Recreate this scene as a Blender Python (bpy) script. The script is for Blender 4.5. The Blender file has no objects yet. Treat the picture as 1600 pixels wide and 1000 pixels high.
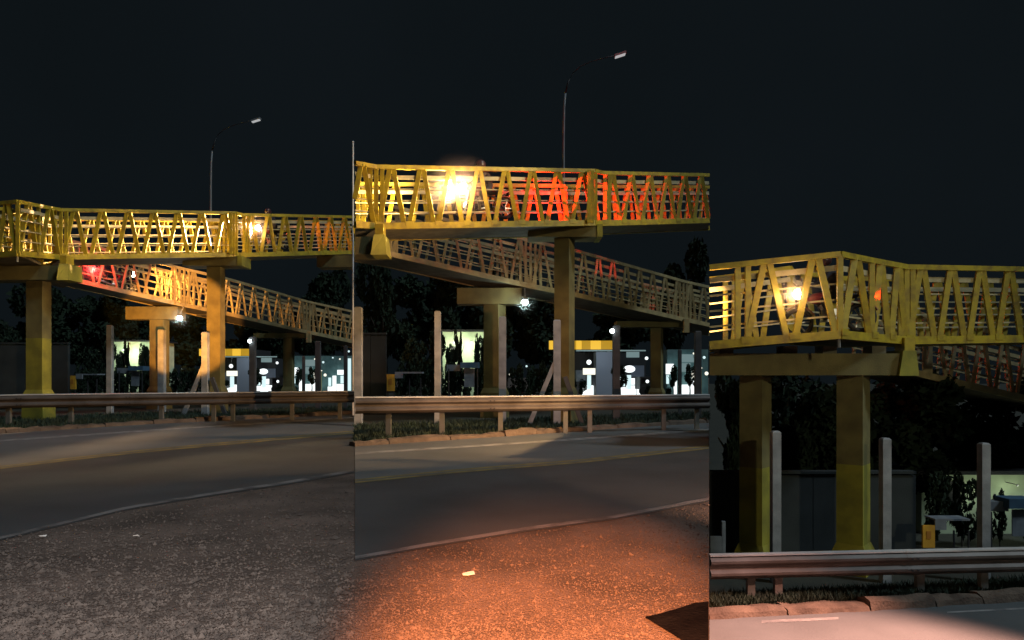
import bpy, math, random
import numpy as np
from mathutils import Vector, Matrix
R = random.Random(7)
rad = math.radians
sc = bpy.context.scene
col = sc.collection

# ------------------------------------------------------------------ camera
F = 1100.0            # focal length in photograph pixels (1600 wide)
EYE = 1.55
cam = bpy.data.cameras.new("camera")
cam.sensor_width = 36.0
cam.lens = 36.0 * F / 1600.0
cam.shift_y = 85.0 / 1600.0
cam.clip_start = 0.05
cam.clip_end = 2000.0
camo = bpy.data.objects.new("camera", cam)
camo.location = (0, 0, EYE)
camo.rotation_euler = (rad(90), 0, 0)
col.objects.link(camo)
sc.camera = camo

# ------------------------------------------------------------------ night sky
w = bpy.data.worlds.new("World")
sc.world = w
w.use_nodes = True
nt = w.node_tree
bg = nt.nodes["Background"]
tc = nt.nodes.new("ShaderNodeTexCoord")
nz = nt.nodes.new("ShaderNodeTexNoise")
nz.inputs["Scale"].default_value = 2.2
nz.inputs["Detail"].default_value = 3
mx = nt.nodes.new("ShaderNodeMix"); mx.data_type = 'RGBA'
mx.inputs["A"].default_value = (0.0031, 0.0049, 0.0057, 1)
mx.inputs["B"].default_value = (0.0060, 0.0087, 0.0112, 1)
nt.links.new(tc.outputs["Generated"], nz.inputs["Vector"])
nt.links.new(nz.outputs["Fac"], mx.inputs["Factor"])
nt.links.new(mx.outputs["Result"], bg.inputs["Color"])
bg.inputs["Strength"].default_value = 1.0

# ------------------------------------------------------------------ light
def sun(direction, strength, color, angle):
    l = bpy.data.lights.new("night_glow", 'SUN')
    l.energy = strength; l.color = color; l.angle = rad(angle)
    o = bpy.data.objects.new("night_glow", l)
    o.rotation_euler = Vector(direction).to_track_quat('-Z', 'Y').to_euler()
    col.objects.link(o)
def spot(name, loc, target, power, color, half_deg, blend=0.3, radius=0.1):
    l = bpy.data.lights.new(name, 'SPOT')
    l.energy = power; l.color = color; l.spot_size = rad(half_deg * 2); l.spot_blend = blend
    l.shadow_soft_size = radius
    o = bpy.data.objects.new(name, l)
    o.location = loc
    o.rotation_euler = (Vector(target) - Vector(loc)).to_track_quat('-Z', 'Y').to_euler()
    col.objects.link(o)
    return o
def point(name, loc, power, color, radius=0.05):
    l = bpy.data.lights.new(name, 'POINT')
    l.energy = power; l.color = color; l.shadow_soft_size = radius
    o = bpy.data.objects.new(name, l); o.location = loc
    col.objects.link(o)
    return o

# ------------------------------------------------------------------ the three stretches of the place
# The photograph is a row of three frames of one footbridge. Each stretch is
# built at its own distance; (u, v) are pixels of the left frame, D its metres.
S  = {1: 1.0, 2: 1.25, 3: 1.55}
TU = {1: 0.0, 2: 469.0, 3: 1269.0}
TV = {1: 0.0, 2: -149.0, 3: -91.0}
GZ = {1: 0.0, 2: 0.0, 3: -2.75}                 # ground level
ML, MR = (554 - 800) / F, (1108 - 800) / F      # where one stretch ends and the next begins
WED = {1: (-9.0, ML - 0.0006), 2: (ML + 0.0006, MR - 0.0006), 3: (MR + 0.0006, 9.0)}
def W(b, u, v, D):
    U = S[b] * u + TU[b]; V = S[b] * v + TV[b]; Y = D / S[b]
    return Vector(((U - 800) / F * Y, Y, EYE - (V - 585) / F * Y))
def PX(U, V, Y):                                 # true photograph pixel + distance
    return Vector(((U - 800) / F * Y, Y, EYE - (V - 585) / F * Y))
def GP(U, V, gz=0.0, lift=0.0):                  # photograph pixel on the ground
    Y = (EYE - gz) * F / (V - 585)
    return Vector(((U - 800) / F * Y, Y, gz + lift))

sun((-0.62, 0.30, -0.72), 1.25, (0.76, 0.92, 1.0), 8)
# street lighting of the avenue (lamps stand above the road, to the right)
spot("avenue_lamp", (8.0, 15.5, 9.5), (-12, 25.5, 7.2), 4600, (1.0, 0.74, 0.40), 13, 0.5, 0.4)
spot("avenue_lamp", (14.5, 11.0, 9.5), (1.5, 22, 7.0), 2900, (1.0, 0.78, 0.44), 16, 0.6, 0.4)
spot("avenue_lamp", (12, -6.0, 7.5), (7.4, 14, 2.2), 3400, (1.0, 0.90, 0.60), 14, 0.6, 0.4)
# warm lamps of the vehicles by the photographer
spot("parked_vehicle_lamp", (0.10, -0.3, 2.0), tuple(GP(872, 1035)), 14500, (1.0, 0.31, 0.11), 16.0, 0.8, 0.15)
spot("parked_vehicle_lamp", (4.0, 3.0, 0.7), tuple(PX(835, 650, 18)), 5000, (1.0, 0.50, 0.28), 15.5, 0.6, 0.08)
spot("parked_vehicle_lamp", (-0.6, -0.3, 2.0), tuple(GP(225, 940)), 1900, (1.0, 0.86, 0.78), 19.0, 0.9, 0.15)
spot("road_lamp_beam", (7.0, 7.4, 4.0), tuple(PX(1420, 1120, 8.0)), 15000, (1.0, 0.46, 0.33), 29.0, 0.6, 0.2)
# orange lamp of a vehicle waiting at the left, shining on the ramp and its columns
spot("waiting_vehicle_lamp", (-3.5, 8.0, 1.2), tuple(W(1, 287, 503, 30)), 72000, (1.0, 0.40, 0.07), 5.6, 0.22, 0.1)

sc.view_settings.view_transform = 'Standard'
sc.view_settings.look = 'None'
sc.view_settings.exposure = 0.0
sc.view_settings.gamma = 1.0
sc.cycles.use_denoising = True
sc.cycles.max_bounces = 5
sc.cycles.volume_bounces = 0
sc.cycles.sample_clamp_indirect = 4.0
sc.cycles.volume_step_rate = 2.0
sc.cycles.use_light_tree = True

# ------------------------------------------------------------------ materials
def mat(name, c, rough=0.7, c2=None, scale=4.0, bump=0.0, bscale=40.0, metal=0.0, detail=6, spec=0.4, lo=0.35, hi=0.65):
    m = bpy.data.materials.new(name); m.use_nodes = True
    n = m.node_tree.nodes; L = m.node_tree.links
    b = n["Principled BSDF"]
    b.inputs["Roughness"].default_value = rough
    b.inputs["Metallic"].default_value = metal
    b.inputs["Specular IOR Level"].default_value = spec
    t = n.new("ShaderNodeTexCoord")
    if c2 is not None:
        z = n.new("ShaderNodeTexNoise"); z.inputs["Scale"].default_value = scale; z.inputs["Detail"].default_value = detail
        L.new(t.outputs["Object"], z.inputs["Vector"])
        r = n.new("ShaderNodeMapRange"); r.inputs["From Min"].default_value = lo; r.inputs["From Max"].default_value = hi
        L.new(z.outputs["Fac"], r.inputs["Value"])
        x = n.new("ShaderNodeMix"); x.data_type = 'RGBA'
        x.inputs["A"].default_value = (*c, 1); x.inputs["B"].default_value = (*c2, 1)
        L.new(r.outputs["Result"], x.inputs["Factor"])
        L.new(x.outputs["Result"], b.inputs["Base Color"])
    else:
        b.inputs["Base Color"].default_value = (*c, 1)
    if bump:
        z2 = n.new("ShaderNodeTexNoise"); z2.inputs["Scale"].default_value = bscale; z2.inputs["Detail"].default_value = 5
        L.new(t.outputs["Object"], z2.inputs["Vector"])
        bp = n.new("ShaderNodeBump"); bp.inputs["Strength"].default_value = bump; bp.inputs["Distance"].default_value = 0.03
        L.new(z2.outputs["Fac"], bp.inputs["Height"])
        L.new(bp.outputs["Normal"], b.inputs["Normal"])
    return m
def glow(name, c, strength):
    m = bpy.data.materials.new(name); m.use_nodes = True
    n = m.node_tree.nodes
    b = n["Principled BSDF"]
    b.inputs["Base Color"].default_value = (c[0] * 0.25, c[1] * 0.25, c[2] * 0.25, 1)
    b.inputs["Emission Color"].default_value = (*c, 1)
    b.inputs["Emission Strength"].default_value = strength
    return m
def halo_mat(name, density, c=(1, .8, .7)):  # soft volume that imitates lens bloom round a light
    m = bpy.data.materials.new(name); m.use_nodes = True
    nt = m.node_tree
    for nn in list(nt.nodes):
        if nn.type == 'BSDF_PRINCIPLED': nt.nodes.remove(nn)
    out = [q for q in nt.nodes if q.type == 'OUTPUT_MATERIAL'][0]
    v = nt.nodes.new("ShaderNodeVolumePrincipled")
    v.inputs["Color"].default_value = (*c, 1)
    v.inputs["Density"].default_value = density
    # thin out towards the rim of the ball
    t = nt.nodes.new("ShaderNodeTexCoord")
    g = nt.nodes.new("ShaderNodeTexGradient"); g.gradient_type = 'SPHERICAL'
    nt.links.new(t.outputs["Object"], g.inputs["Vector"])
    mm = nt.nodes.new("ShaderNodeMath"); mm.operation = 'MULTIPLY'; mm.inputs[1].default_value = density
    pw = nt.nodes.new("ShaderNodeMath"); pw.operation = 'POWER'; pw.inputs[1].default_value = 2.8
    zz = nt.nodes.new("ShaderNodeTexNoise"); zz.inputs["Scale"].default_value = 1.6
    nt.links.new(t.outputs["Object"], zz.inputs["Vector"])
    m3 = nt.nodes.new("ShaderNodeMath"); m3.operation = 'MULTIPLY'
    nt.links.new(g.outputs["Fac"], pw.inputs[0]); nt.links.new(pw.outputs[0], m3.inputs[0]); nt.links.new(zz.outputs["Fac"], m3.inputs[1])
    nt.links.new(m3.outputs[0], mm.inputs[0])
    nt.links.new(mm.outputs[0], v.inputs["Density"])
    nt.links.new(v.outputs["Volume"], out.inputs["Volume"])
    return m

Y1 = mat("yellow_paint", (0.42, 0.325, 0.026), 0.5, (0.22, 0.155, 0.030), 5.0, 0.08, 30, lo=0.42, hi=0.74)
Y2 = mat("faded_paint", (0.33, 0.27, 0.13), 0.6, (0.22, 0.18, 0.09), 4.0, 0.05, 30)
BARS = mat("guard_bar_paint", (0.48, 0.42, 0.24), 0.6, (0.34, 0.29, 0.16), 4.0)
DECK = mat("deck_concrete", (0.16, 0.145, 0.10), 0.85, (0.10, 0.09, 0.06), 3.0, 0.2)
CONC = mat("stained_concrete", (0.170, 0.148, 0.055), 0.85, (0.105, 0.090, 0.036), 1.8, 0.25)
CONCY = mat("yellow_painted_concrete", (0.27, 0.25, 0.032), 0.75, (0.17, 0.155, 0.026), 2.2, 0.2)
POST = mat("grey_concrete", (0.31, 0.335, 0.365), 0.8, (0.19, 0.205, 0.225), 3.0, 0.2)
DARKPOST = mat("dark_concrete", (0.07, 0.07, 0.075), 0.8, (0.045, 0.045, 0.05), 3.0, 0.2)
STEEL = mat("galvanised_steel", (0.115, 0.100, 0.093), 0.5, (0.065, 0.052, 0.045), 1.6, 0.05, 60, metal=0.2)
STEELT = mat("lit_top_steel", (0.55, 0.55, 0.55), 0.5, (0.40, 0.40, 0.41), 2.0)  # paler than the beam: overhead light painted into the top edge
STEELD = mat("steel_post", (0.15, 0.14, 0.13), 0.6, (0.09, 0.10, 0.09), 3.0, 0.1)
POLE = mat("pole_metal", (0.24, 0.25, 0.26), 0.5, (0.16, 0.17, 0.18), 2.0)
PALE = mat("pale_pole_metal", (0.75, 0.77, 0.78), 0.5, (0.6, 0.62, 0.64), 2.0)
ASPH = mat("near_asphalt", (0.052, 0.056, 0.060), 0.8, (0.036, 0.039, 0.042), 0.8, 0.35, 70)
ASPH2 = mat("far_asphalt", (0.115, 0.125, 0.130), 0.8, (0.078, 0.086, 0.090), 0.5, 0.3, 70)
LINEY = mat("yellow_road_paint", (0.25, 0.19, 0.055), 0.8, (0.10, 0.085, 0.05), 3.0, 0.2, 70)
LINEW = mat("white_road_paint", (0.30, 0.30, 0.30), 0.8, (0.12, 0.125, 0.13), 3.5, 0.2, 70)
SOIL = mat("gravel_soil", (0.125, 0.094, 0.080), 0.95, (0.050, 0.038, 0.032), 1.1, 0.8, 55)
STONE = mat("gravel_stone", (0.105, 0.080, 0.068), 0.9, (0.060, 0.046, 0.039), 9.0, 0.2, 60)
STONE1 = mat("grey_gravel_stone", (0.120, 0.100, 0.089), 0.9, (0.040, 0.033, 0.030), 9.0, 0.2, 60)
KERB = mat("muddy_kerb", (0.135, 0.098, 0.072), 0.9, (0.07, 0.05, 0.038), 3.0, 0.7, 25)
VERGE = mat("verge_soil", (0.045, 0.045, 0.035), 0.95, (0.03, 0.032, 0.026), 2.0, 0.5, 30)
GRASS = mat("grass", (0.024, 0.044, 0.026), 0.8, (0.016, 0.028, 0.019), 2.0)
LEAF = mat("leaf", (0.020, 0.034, 0.020), 0.8, (0.013, 0.022, 0.015), 2.0, spec=0.1)
BARK = mat("bark", (0.06, 0.05, 0.04), 0.9, (0.035, 0.03, 0.025), 5.0, 0.5)
WALL = mat("dark_render_wall", (0.032, 0.040, 0.043), 0.9, (0.020, 0.026, 0.028), 1.2, 0.2)
BLACK = mat("black_rubber", (0.018, 0.018, 0.018), 0.75)
CHROME = mat("bike_metal", (0.45, 0.45, 0.45), 0.3, metal=0.9)
BIKERED = mat("bike_red_paint", (0.22, 0.02, 0.025), 0.3)
CLOTHD = mat("dark_jacket", (0.035, 0.035, 0.045), 0.85, (0.022, 0.022, 0.03), 6.0)
HELMET = mat("helmet_paint", (0.045, 0.022, 0.028), 0.3)
SKIN = mat("skin", (0.30, 0.17, 0.11), 0.6)
VISOR = mat("visor", (0.01, 0.01, 0.012), 0.15)
PALEG = mat("pale_green_wall", (0.62, 0.74, 0.52), 0.8, (0.5, 0.6, 0.42), 2.0)
BLUEC = mat("blue_awning", (0.05, 0.12, 0.20), 0.7, (0.04, 0.09, 0.15), 3.0)
GREYC = mat("grey_tarp", (0.20, 0.23, 0.26), 0.8, (0.12, 0.14, 0.17), 3.0)
YSIGN = mat("yellow_board", (0.62, 0.35, 0.03), 0.6, (0.45, 0.24, 0.03), 5.0)
DARKM = mat("dark_metal", (0.03, 0.032, 0.036), 0.5)
WHITEP = mat("white_panel", (0.75, 0.78, 0.78), 0.6)
TEAL = mat("teal_wall", (0.16, 0.30, 0.30), 0.7, (0.10, 0.20, 0.21), 2.0)
SLATE = mat("blue_grey_panel", (0.20, 0.23, 0.30), 0.7)
LITTER = mat("litter_white", (0.7, 0.68, 0.66), 0.7)
SHADOW_PATCH = mat("painted_shadow", (0.008, 0.008, 0.009), 1.0, (0.005, 0.005, 0.006), 6.0, 0.4, spec=0.0)  # near black: a cast shadow painted as a ground patch
G_HEAD = glow("headlight_glow", (1.0, 0.86, 0.66), 60)
G_TAIL = glow("tail_glow", (1.0, 0.06, 0.04), 14)
G_BRAKE = glow("brake_glow", (1.0, 0.35, 0.32), 40)
G_WHITE = glow("shop_light", (0.92, 1.0, 1.0), 1.35)
G_CREAM = glow("cream_light", (1.0, 0.97, 0.80), 1.2)
G_COOL = glow("cool_bulb", (0.85, 1.0, 1.0), 14)
G_PANE = glow("lit_pane", (0.70, 0.92, 0.94), 1.0)
G_PANE2 = glow("dim_lit_pane", (0.45, 0.65, 0.66), 0.30)
G_YEL = glow("yellow_fascia_light", (1.0, 0.55, 0.03), 0.40)
G_YELB = glow("yellow_fascia_lamp", (1.0, 0.58, 0.05), 0.85)
G_ROADLAMP = glow("road_lamp_lens", (0.95, 0.98, 1.0), 0.42)

# ------------------------------------------------------------------ mesh helpers
class M:
    def __init__(s): s.v = []; s.f = []
    def add(s, vs, fs):
        k = len(s.v); s.v += [Vector(p) for p in vs]; s.f += [tuple(i + k for i in f) for f in fs]; return s
    def box(s, c, d, rz=0.0):
        hx, hy, hz = d[0] / 2, d[1] / 2, d[2] / 2
        m = Matrix.Rotation(rz, 3, 'Z'); c = Vector(c)
        vs = [c + m @ Vector((x * hx, y * hy, z * hz)) for z in (-1, 1) for x, y in ((-1, -1), (1, -1), (1, 1), (-1, 1))]
        return s.add(vs, [(3, 2, 1, 0), (4, 5, 6, 7), (0, 1, 5, 4), (1, 2, 6, 5), (2, 3, 7, 6), (3, 0, 4, 7)])
    def beam(s, p, q, wd, ht):
        p, q = Vector(p), Vector(q); d = (q - p).normalized()
        up = Vector((0, 0, 1)) if abs(d.z) < 0.95 else Vector((1, 0, 0))
        sd = d.cross(up).normalized() * wd / 2; u2 = sd.cross(d).normalized() * ht / 2
        vs = [p - sd - u2, p + sd - u2, p + sd + u2, p - sd + u2, q - sd - u2, q + sd - u2, q + sd + u2, q - sd + u2]
        return s.add(vs, [(0, 1, 2, 3), (7, 6, 5, 4), (0, 4, 5, 1), (1, 5, 6, 2), (2, 6, 7, 3), (3, 7, 4, 0)])
    def tube(s, pts, r, n=8, cap=True):
        pts = [Vector(p) for p in pts]; k = len(s.v); m = len(pts)
        rr = r if isinstance(r, (list, tuple)) else [r] * m
        for i, p in enumerate(pts):
            d = (pts[min(i + 1, m - 1)] - pts[max(i - 1, 0)]).normalized()
            up = Vector((0, 0, 1)) if abs(d.z) < 0.9 else Vector((1, 0, 0))
            a = d.cross(up).normalized(); c = a.cross(d)
            for j in range(n):
                t = 2 * math.pi * j / n
                s.v.append(p + (a * math.cos(t) + c * math.sin(t)) * rr[i])
        for i in range(m - 1):
            for j in range(n):
                s.f.append((k + i * n + j, k + i * n + (j + 1) % n, k + (i + 1) * n + (j + 1) % n, k + (i + 1) * n + j))
        if cap:
            s.f.append(tuple(k + j for j in range(n))[::-1]); s.f.append(tuple(k + (m - 1) * n + j for j in range(n)))
        return s
    def prism(s, poly, z0, z1):                    # plan polygon (x, y), z may be a function
        n = len(poly); f0 = z0 if callable(z0) else (lambda x, y: z0); f1 = z1 if callable(z1) else (lambda x, y: z1)
        vs = [(x, y, f0(x, y)) for x, y in poly] + [(x, y, f1(x, y)) for x, y in poly]
        fs = [tuple(range(n))[::-1], tuple(range(n, 2 * n))] + [(i, (i + 1) % n, n + (i + 1) % n, n + i) for i in range(n)]
        return s.add(vs, fs)
    def ball(s, c, r, nu=12, nv=8, sq=(1, 1, 1)):
        c = Vector(c); k = len(s.v)
        for i in range(nv + 1):
            th = math.pi * i / nv
            for j in range(nu):
                ph = 2 * math.pi * j / nu
                s.v.append(c + Vector((math.sin(th) * math.cos(ph) * sq[0], math.sin(th) * math.sin(ph) * sq[1], math.cos(th) * sq[2])) * r)
        for i in range(nv):
            for j in range(nu):
                s.f.append((k + i * nu + j, k + (i + 1) * nu + j, k + (i + 1) * nu + (j + 1) % nu, k + i * nu + (j + 1) % nu))
        return s
    def build(s, name, m, parent=None, origin=None, smooth=False):
        if origin is None: origin = ORI.get(parent.name, Vector((0, 0, 0))) if parent else Vector((0, 0, 0))
        me = bpy.data.meshes.new(name)
        me.from_pydata([tuple(p - origin) for p in s.v], [], s.f)
        me.materials.append(m)
        if smooth: me.polygons.foreach_set('use_smooth', [True] * len(me.polygons))
        me.update()
        o = bpy.data.objects.new(name, me); col.objects.link(o)
        if parent: o.parent = parent
        else: o.location = origin
        ORI[o.name] = origin
        return o
ORI = {}
def thing(name, loc, label, cat, group=None):
    o = bpy.data.objects.new(name, None); o.empty_display_size = 0.2; o.location = loc; col.objects.link(o)
    ORI[o.name] = Vector(loc)
    return tag(o, label, cat, group)
def tag(o, label=None, cat=None, group=None, kind=None):
    if label: o["label"] = label
    if cat: o["category"] = cat
    if group: o["group"] = group
    if kind: o["kind"] = kind
    return o
def struct(o): o["kind"] = "structure"; return o
WHERE = {1: "left third", 2: "middle third", 3: "right third"}

def clip_seg(p, q, b):                              # keep what stands inside this stretch
    lo, hi = WED[b]
    for m, sg in ((lo, 1), (hi, -1)):
        a = sg * (p.x - m * p.y); c = sg * (q.x - m * q.y)
        if a < 0 and c < 0: return None
        if a < 0: p = p + (q - p) * (a / (a - c))
        elif c < 0: q = q + (p - q) * (c / (c - a))
    return (p, q) if (q - p).length > 0.02 else None
def clip_poly(poly, b):
    lo, hi = WED[b]
    for m, sg in ((lo, 1), (hi, -1)):
        out = []
        for i in range(len(poly)):
            p, q = poly[i], poly[(i + 1) % len(poly)]
            a = sg * (p[0] - m * p[1]); c = sg * (q[0] - m * q[1])
            if a >= 0: out.append(p)
            if a * c < 0:
                t = a / (a - c); out.append((p[0] + (q[0] - p[0]) * t, p[1] + (q[1] - p[1]) * t))
        poly = out
        if len(poly) < 3: return None
    return poly

def interp(tab, x):
    if x <= tab[0][0]: a, c = tab[0], tab[1]
    elif x >= tab[-1][0]: a, c = tab[-2], tab[-1]
    else:
        for i in range(len(tab) - 1):
            if tab[i][0] <= x <= tab[i + 1][0]: a, c = tab[i], tab[i + 1]; break
    t = (x - a[0]) / (c[0] - a[0])
    return [a[k] + (c[k] - a[k]) * t for k in range(1, len(a))]

# ------------------------------------------------------------------ ground
g = M()
xL, yF = -260, 320
g.prism([(xL, -6), (MR * 3.5, -6), (MR * 3.5, 3.5), (MR * yF, yF), (xL, yF)], -2.4, -0.004)
struct(g.build("ground", SOIL))
g = M()
g.prism([(MR * 3.5 + 0.01, -6), (300, -6), (300, 12.3), (MR * 12.3 + 0.01, 12.3), (MR * 3.5 + 0.01, 3.5)], -3.2, -2.104)
g.prism([(MR * 12.3 + 0.01, 12.3), (300, 12.3), (300, 13.3), (MR * 13.3 + 0.01, 13.3)], -3.2, lambda x, y: -2.104 - 0.65 * (y - 12.3))
g.prism([(MR * 13.3 + 0.01, 13.3), (300, 13.3), (300, yF), (MR * yF + 0.01, yF)], -3.2, -2.754)
struct(g.build("ground", VERGE))

# ------------------------------------------------------------------ roads: curves are (photo x, photo y)
def ucurve(tab, U): return interp(tab, U)[0]
def strip(tabA, tabB, U0, U1, gz, lift, n=40):
    m = M(); vs = []; fs = []
    for i in range(n + 1):
        U = U0 + (U1 - U0) * i / n
        vs += [GP(U, ucurve(tabA, U), gz, lift), GP(U, ucurve(tabB, U), gz, lift)]
    for i in range(n): fs.append((2 * i, 2 * i + 2, 2 * i + 3, 2 * i + 1))
    return m.add(vs, fs)
def off(tab, dv): return [(a, c + dv) for a, c in tab]
ROADS = {
 1: dict(gz=0.0, U=(-420, 553.4), near=[(-420, 945), (0, 845), (108, 819), (200, 797), (320, 777), (440, 759), (554, 739)],
         mid=[(-420, 775), (0, 732), (108, 719), (224, 706), (400, 690), (554, 676)],
         far=[(-420, 716), (0, 689), (216, 674), (400, 662), (554, 652.5)],
         kerb=[(-420, 700), (0, 678), (216, 664), (400, 655), (554, 647)]),
 2: dict(gz=0.0, U=(554.6, 1107.4), near=[(554, 877), (670, 856), (830, 830), (950, 814), (1108, 784)],
         mid=[(554, 754), (710, 738), (910, 722), (1108, 700)],
         far=[(554, 709), (790, 694), (990, 680), (1108, 672)],
         kerb=[(554, 698), (790, 682), (990, 668), (1108, 661)]),
 3: dict(gz=-2.1, U=(1108.6, 2100), near=[(1108, 1500), (2100, 1500)],
         mid=[(1108, 1090), (2100, 1030)],
         far=[(1108, 977), (1350, 966), (1600, 952), (2100, 925)],
         kerb=[(1108, 968), (1350, 955), (1600, 939), (2100, 915)])}
for b, r in ROADS.items():
    gz = r["gz"]; U0, U1 = r["U"]
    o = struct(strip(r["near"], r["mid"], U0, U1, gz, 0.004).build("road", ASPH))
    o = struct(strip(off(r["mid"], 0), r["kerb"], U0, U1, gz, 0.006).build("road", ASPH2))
    s2 = S[b]
    if b != 3:
        st = strip(off(r["mid"], 1.6 * s2), off(r["mid"], -0.2 * s2), U0, U1, gz, 0.010)
        struct(st.build("road_marking", LINEY))
        st = strip(off(r["mid"], -1.4 * s2), off(r["mid"], -3.0 * s2), U0, U1, gz, 0.010)
        struct(st.build("road_marking", LINEY))
        st = strip(off(r["far"], 1.4 * s2), off(r["far"], -0.9 * s2), U0, U1, gz, 0.010)
        struct(st.build("road_marking", LINEW))
        st = strip(off(r["near"], -1.0 * s2), off(r["near"], -5.0 * s2), U0, U1, gz, 0.010)
        struct(st.build("road_marking", mat("worn_edge_line", (0.16, 0.15, 0.15), 0.9, (0.055, 0.054, 0.055), 2.6, 0.4, 60, lo=0.42, hi=0.62)))
    else:
        st = strip([(1108, 978), (1600, 956)], [(1108, 974), (1600, 952)], 1190, 1310, gz, 0.010)
        struct(st.build("road_marking", mat("worn_white_paint", (0.22, 0.22, 0.22), 0.9, (0.12, 0.125, 0.13), 4.0, 0.3, 60)))
        st = strip([(1108, 978), (2100, 927)], [(1108, 976), (2100, 924)], 1480, 2000, gz, 0.010)
        struct(st.build("road_marking", LINEW))
    # verge between kerb and background
    if b != 3:
        rt = [GP(U, ucurve(r["kerb"], U) - 1, gz, 0.008) for U in np.linspace(U0, U1, 30)]
        back = [Vector(((U - 800) / F * 75, 75, 0.008)) for U in np.linspace(U0, U1, 30)]
        m = M(); vs = []
        for p, q in zip(rt, back): vs += [p, q]
        m.add(vs, [(2 * i, 2 * i + 2, 2 * i + 3, 2 * i + 1) for i in range(29)])
        struct(m.build("verge", VERGE))
    # kerb of uneven stones
    kb = M()
    kb_o = thing("kerb", GP((U0 + min(U1, 1700)) / 2, ucurve(r["kerb"], (U0 + min(U1, 1700)) / 2), gz), "low muddy kerb in front of the guard rail, " + WHERE[b], "kerb")
    U = U0
    while U < min(U1, 1720):
        p = GP(U, ucurve(r["kerb"], U), gz)
        du = R.uniform(0.7, 1.5) * F / p.y
        # the road slants away, so steps in x are shortened by the slant
        q = GP(min(U + du, U1), ucurve(r["kerb"], min(U + du, U1)), gz)
        hh = R.uniform(0.10, 0.17); ww = R.uniform(0.24, 0.34)
        m = M(); d = (q - p); n = 5; vs = []; fs = []
        sd = Vector((-d.y, d.x, 0)).normalized()
        for i in range(n + 1):
            c = p + d * (i / n * 0.985)
            j = [R.uniform(-0.025, 0.025) for _ in range(4)]
            vs += [c + Vector((0, 0, -0.02)) - sd * (0.03 + j[0]), c + Vector((0, 0, hh * 0.75 + j[1])) - sd * 0.0,
                   c + Vector((0, 0, hh + j[2])) + sd * (ww * 0.4), c + Vector((0, 0, hh * 0.7 + j[3])) + sd * ww, c + sd * (ww + 0.05) + Vector((0, 0, -0.02))]
        for i in range(n):
            for k in range(4): fs.append((5 * i + k, 5 * i + 5 + k, 5 * i + 6 + k, 5 * i + 1 + k))
        fs += [(0, 1, 2, 3, 4), tuple(5 * n + k for k in (4, 3, 2, 1, 0))]
        m.add(vs, fs).build("kerb_stone", KERB, kb_o)
        U += du

# ------------------------------------------------------------------ gravel foreground (uncountable)
def gravel(b, count, seed, U0, U1):
    rs = np.random.RandomState(seed)
    near = ROADS[b]["near"]
    base = np.array([(1,0,0),(-1,0,0),(0,1,0),(0,-1,0),(0,0,1),(0,0,-1)], float)
    fb = np.array([(0,2,4),(2,1,4),(1,3,4),(3,0,4),(2,0,5),(1,2,5),(3,1,5),(0,3,5)])
    V = []; Fc = []; k = 0
    while k < count:
        U = rs.uniform(U0, U1)
        vmax = 1030
        e = ucurve(near, U)
        v = e + (vmax - e) * rs.uniform(0, 1) ** 0.8
        p = GP(U, v)
        if p.y > 16: continue
        if b == 2 and U > 1004 and v > 966 - (U - 1007) * 0.25 and v < 972 + (U - 1007) * 0.62: continue
        s = (rs.uniform(0.006, 0.016) if b == 1 else rs.uniform(0.004, 0.010)) * (1 + 1.3 * (rs.rand() > 0.975))
        jit = base * (0.7 + 0.6 * rs.rand(6, 1)) * np.array([1.0, rs.uniform(.6, 1.1), rs.uniform(.45, .8)]) * s
        a = rs.uniform(0, 6.28); c_, s_ = math.cos(a), math.sin(a)
        jit = jit @ np.array([[c_, -s_, 0], [s_, c_, 0], [0, 0, 1]])
        V.append(jit + np.array([p.x, p.y, s * 0.25])); Fc.append(fb + 6 * k); k += 1
    V = np.concatenate(V); Fc = np.concatenate(Fc)
    me = bpy.data.meshes.new("gravel"); me.from_pydata(V.tolist(), [], Fc.tolist()); me.materials.append(STONE1 if b == 1 else STONE); me.update()
    o = bpy.data.objects.new("gravel", me); col.objects.link(o)
    tag(o, "loose brown grey gravel on the near roadside, " + WHERE[b], "gravel", None, "stuff")
gravel(1, 16000, 1, -60, 553)
gravel(2, 14000, 2, 555, 1107)
# litter on the gravel
def litter(U, V, s, label):
    p = GP(U, V); m = M()
    vs = []; 
    for i in range(7):
        a = 6.28 * i / 7; rr = s * R.uniform(0.6, 1.1)
        vs.append(p + Vector((math.cos(a) * rr * 1.5, math.sin(a) * rr, 0.012 + R.uniform(0, 0.02))))
    vs2 = [q + Vector((0, 0, 0.006)) for q in vs]
    n = 7
    m.add(vs + vs2, [tuple(range(n))[::-1], tuple(range(n, 2 * n))] + [(i, (i + 1) % n, n + (i + 1) % n, n + i) for i in range(n)])
    tag(m.build("paper_scrap", LITTER, None, p), label, "litter", "litter on the gravel")
litter(214, 841, 0.022, "small white scrap on the gravel near the road edge, left third of the picture")
litter(66, 842, 0.030, "pale scrap at the road edge beside the gravel, far left")
litter(732, 901, 0.040, "white paper scrap lying on the orange lit gravel")
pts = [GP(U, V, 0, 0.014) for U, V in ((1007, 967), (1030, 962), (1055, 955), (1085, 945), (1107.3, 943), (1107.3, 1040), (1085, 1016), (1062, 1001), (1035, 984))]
m = M(); m.add(pts, [tuple(range(len(pts)))[::-1]]); struct(m.build("shadow_patch", SHADOW_PATCH))  # shadow painted on the gravel as a flat dark sheet

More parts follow.
